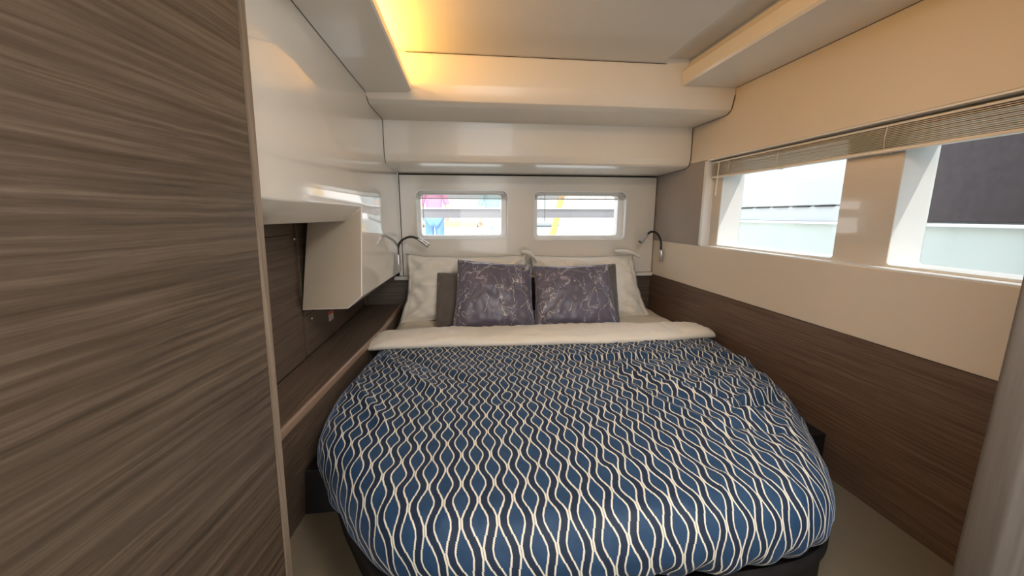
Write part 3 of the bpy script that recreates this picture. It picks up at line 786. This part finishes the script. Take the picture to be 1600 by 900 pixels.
def small_blind(x0, x1, label, wx_):
    b = root('venetian_blind', ((x0+x1)/2, 2.622, .10), label, 'blind', 'venetian blinds')
    obj('headrail', B(x0, x1, 2.611, 2.631, .137, .147, bev=.002), SLATB, b)
    f = None
    for k in range(6):
        if f is None: f = obj('slat', B(x0+.003, x1-.003, 2.609, 2.633, .112, .1138), SLATB, b)
        else:
            o = f.copy(); C.objects.link(o); o.parent = b; o.location = f.location+Vector((0, 0, .0042*k))
    obj('bottom_rail', B(x0+.002, x1-.002, 2.609, 2.633, .1045, .1105, bev=.002), SLATB, b)
    for t in (.25, .78):
        x = x0+(x1-x0)*t; bm = bmesh.new(); tube(bm, [(x, 2.6075, .102), (x, 2.6075, .140)], .0011, 6); tube(bm, [(x, 2.6075, .103), (x, 2.620, .101)], .0018, 6); obj('ladder_cord', bm, CORD, b)
    bm = bmesh.new(); tube(bm, [(wx_, 2.606, .140), (wx_+.001, 2.606, -.035)], .0022, 8); obj('wand', bm, mat('clear_wand', (.55, .52, .50), .2), b)
small_blind(-.300, .268, 'pale venetian blind drawn up in the left window above the pillows', -.268)
small_blind(.462, 1.076, 'pale venetian blind drawn up in the right window above the pillows', .525)

# ================================================================== OUTSIDE
obj('ground', B(-14, 2.6, 3.6, 22, -1.05, -.95), mat('pale_dock', (.72, .69, .62), .7, var=.1), structure=True)
obj('water', B(1.6, 4.5, -12, 3.35, -1.60, -1.50), mat('harbour_water', (.10, .22, .24), .08, var=.3, bump=.4, bscale=6), structure=True)
nb = root('neighbouring_boat', (3.2, 2.0, -1.5), 'white hull with dark tinted window moored outside the long right window', 'boat')
bm = bmesh.new(); box(bm, 3.0, 3.6, -8, 7.5, .088, 1.3, bev=.01); obj('upper_side', bm, GEL, nb)
bm = bmesh.new(); box(bm, 3.02, 3.6, -8, 7.5, -.045, .079); obj('side_band', bm, GEL, nb)
bm = bmesh.new(); box(bm, 2.97, 3.6, -8, 7.5, -.070, -.048, bev=.006); obj('rubbing_ledge', bm, FRAME, nb)
bm = bmesh.new(); box(bm, 3.01, 3.6, -8, 7.5, -1.5, -.071); obj('lower_side', bm, GELLOW, nb)
bm = bmesh.new(); box(bm, 3.04, 3.5, -8, 7.5, .075, .090); obj('groove', bm, GEL, nb)
for k in range(9):
    y = 2.95+k*.235; obj('vent_slot', B(3.004, 3.05, y, y+.175, .0745, .0845), DARK, nb)
obj('tinted_window', B(2.985, 3.02, -4, 2.62, -.040, .95, bev=.01), TINT, nb)

# rail outside the stern windows
rl = root('stern_rail', (.5, 3.2, -.02), 'grey horizontal rail passing outside both windows above the pillows', 'rail')
obj('bar', B(-1.6, 1.50, 3.18, 3.24, -.018, .050, bev=.006), mat('grey_rail', (.30, .285, .30), .4), rl)
obj('cap', B(-1.6, 1.50, 3.17, 3.25, .051, .060, bev=.002), FRAME, rl)
for x in (-1.5, 1.44): obj('post', B(x, x+.05, 3.19, 3.23, -1.2, -.018), CHROME, rl)
# white boat across the dock
bt = root('dock_boat', (-1.2, 9.0, -.95), 'white boat moored across the dock, seen through the windows above the pillows', 'boat')
bm = bmesh.new(); prism(bm, [(-4.5, -.95), (2.3, -.95), (2.6, -.25), (-5.2, -.25)], 'Y', 8.6, 10.6); obj('hull', bm, GEL, bt)
bm = bmesh.new(); box(bm, -3.5, 2.2, 8.9, 10.2, -.25, .9, bev=.08, seg=3); obj('cabin', bm, GEL, bt)
bm = bmesh.new(); box(bm, -.9, .25, 8.87, 8.91, -.40, -.12, bev=.01); obj('cream_locker', bm, mat('cream_locker', (.72, .60, .33), .5), bt)
bm = bmesh.new(); box(bm, .33, .80, 8.87, 8.91, -.40, -.12, bev=.01); obj('cream_locker', bm, mat('cream_locker_b', (.72, .62, .38), .5), bt)
pp = root('orange_fender_pole', (1.05, 5.4, -.95), 'orange post standing on the dock, seen through the right window above the pillows', 'post')
bm = bmesh.new(); tube(bm, [(1.05, 5.4, -.95), (1.13, 5.4, -.6), (1.30, 5.4, .15), (1.45, 5.4, .8)], [.042, .042, .042, .036], 14); obj('pole', bm, mat('orange_cloth', (.88, .52, .16), .7), pp, smooth=True)
bm = bmesh.new(); tube(bm, [(1.05, 5.4, -.95), (1.05, 5.4, -.90)], [.10, .09], 14); obj('foot', bm, GEL, pp)

# two people on the dock
def skin_obj(name, verts, edges, radii, m, parent, sub=2):
    me = bpy.data.meshes.new(name); base_ = org(parent)
    me.from_pydata([Vector(v)+Vector((0, 0, H))-base_ for v in verts], edges, [])
    o = bpy.data.objects.new(name, me); C.objects.link(o); o.parent = parent; me.materials.append(m)
    sk = o.modifiers.new('skin', 'SKIN'); 
    for i, r in enumerate(radii): me.skin_vertices[0].data[i].radius = (r if isinstance(r, tuple) else (r, r))
    me.skin_vertices[0].data[0].use_root = True
    sk.use_smooth_shade = True
    o.modifiers.new('sub', 'SUBSURF').levels = sub; o.modifiers['sub'].render_levels = sub
    return o
SKIN_ = mat('skin', (.62, .36, .25), .55)
def person(x, y, label, top, legs, hair, arm_out, group='people on the dock'):
    g = -.95
    r = root('person', (x, y, g), label, 'person', group)
    # body: one continuous figure
    V = [(0, 0, .92), (0, 0, 1.10), (0, -.01, 1.30), (0, 0, 1.43), (0, -.01, 1.50), (0, -.02, 1.58), (0, -.02, 1.68),
         (-.18, 0, 1.40), (-.24, .0, 1.12), (-.25, -.06, .88), (-.25, -.08, .80),
         (.18, 0, 1.40), (.24+arm_out, 0, 1.14), (.25+arm_out*1.6, -.12, .98), (.25+arm_out*1.7, -.17, .93),
         (-.09, 0, .86), (-.10, -.02, .48), (-.10, .02, .08), (-.10, -.12, .04),
         (.09, 0, .86), (.10, -.02, .48), (.10, .02, .08), (.10, -.12, .04)]
    Ed = [(0, 1), (1, 2), (2, 3), (3, 4), (4, 5), (5, 6), (3, 7), (7, 8), (8, 9), (9, 10), (3, 11), (11, 12), (12, 13), (13, 14), (0, 15), (15, 16), (16, 17), (17, 18), (0, 19), (19, 20), (20, 21), (21, 22)]
    Rr = [(.15, .11), (.13, .095), (.16, .105), (.12, .08), .052, (.078, .09), (.075, .09), .055, .042, .032, .030, .055, .042, .032, .030, .085, .058, .042, .035, .085, .058, .042, .035]
    V = [(x+a, y+b, g+c) for a, b, c in V]
    bo_ = skin_obj('body', V, Ed, Rr, SKIN_, r)
    tv = [(x, y, g+1.04), V[1], V[2], V[3], V[7], V[8], V[11], V[12]]
    skin_obj('shirt', tv, [(0, 1), (1, 2), (2, 3), (3, 4), (4, 5), (3, 6), (6, 7)], [(.165, .125), (.15, .115), (.178, .12), (.13, .095), .068, .058, .068, .058], top, r)
    lv = [V[0], V[15], V[16], V[17], V[19], V[20], V[21]]
    skin_obj('trousers', lv, [(0, 1), (1, 2), (2, 3), (0, 4), (4, 5), (5, 6)], [(.165, .125), .10, .078, .062, .10, .078, .062], legs, r)
    skin_obj('hair', [(x, y+.02, g+1.62), (x, y+.02, g+1.72)], [(0, 1)], [(.088, .10), (.08, .09)], hair, r)
    bm = bmesh.new()                        # face: nose, eyes
    tube(bm, [(x, y-.105, g+1.645), (x, y-.128, g+1.610)], [.006, .012], 8)
    obj('nose', bm, SKIN_, r, smooth=True)
    for s in (-1, 1):
        bm = bmesh.new(); bmesh.ops.create_uvsphere(bm, u_segments=10, v_segments=8, radius=.011)
        for v in bm.verts: v.co += Vector((x+s*.03, y-.103, g+1.645))
        obj('eye', bm, DARK, r, smooth=True)
        hx, hy, hz = V[10] if s < 0 else V[14]
        for f_ in range(4):
            bm = bmesh.new(); tube(bm, [(hx+(f_-1.5)*.016, hy, hz), (hx+(f_-1.5)*.018, hy-.02, hz-.05), (hx+(f_-1.5)*.018, hy-.03, hz-.085+.008*abs(f_-1.3))], [.009, .008, .006], 6); obj('finger', bm, SKIN_, r, smooth=True)
        bm = bmesh.new(); tube(bm, [(hx+s*-.02, hy, hz+.02), (hx+s*-.045, hy-.02, hz-.01), (hx+s*-.045, hy-.03, hz-.04)], [.011, .009, .007], 6); obj('thumb', bm, SKIN_, r, smooth=True)
    return r
person(-.58, 7.6, 'person in pink top and blue jeans outside the left small window', mat('pink_cloth', (.88, .30, .52), .8), mat('blue_denim', (.22, .38, .66), .8), mat('dark_hair', (.05, .03, .02), .6), 0)
person(.53, 7.8, 'person in teal top and pale green trousers outside the left small window', mat('teal_cloth', (.30, .52, .55), .8), mat('pale_green_cloth', (.55, .72, .60), .8), mat('brown_hair', (.12, .06, .03), .6), .06)
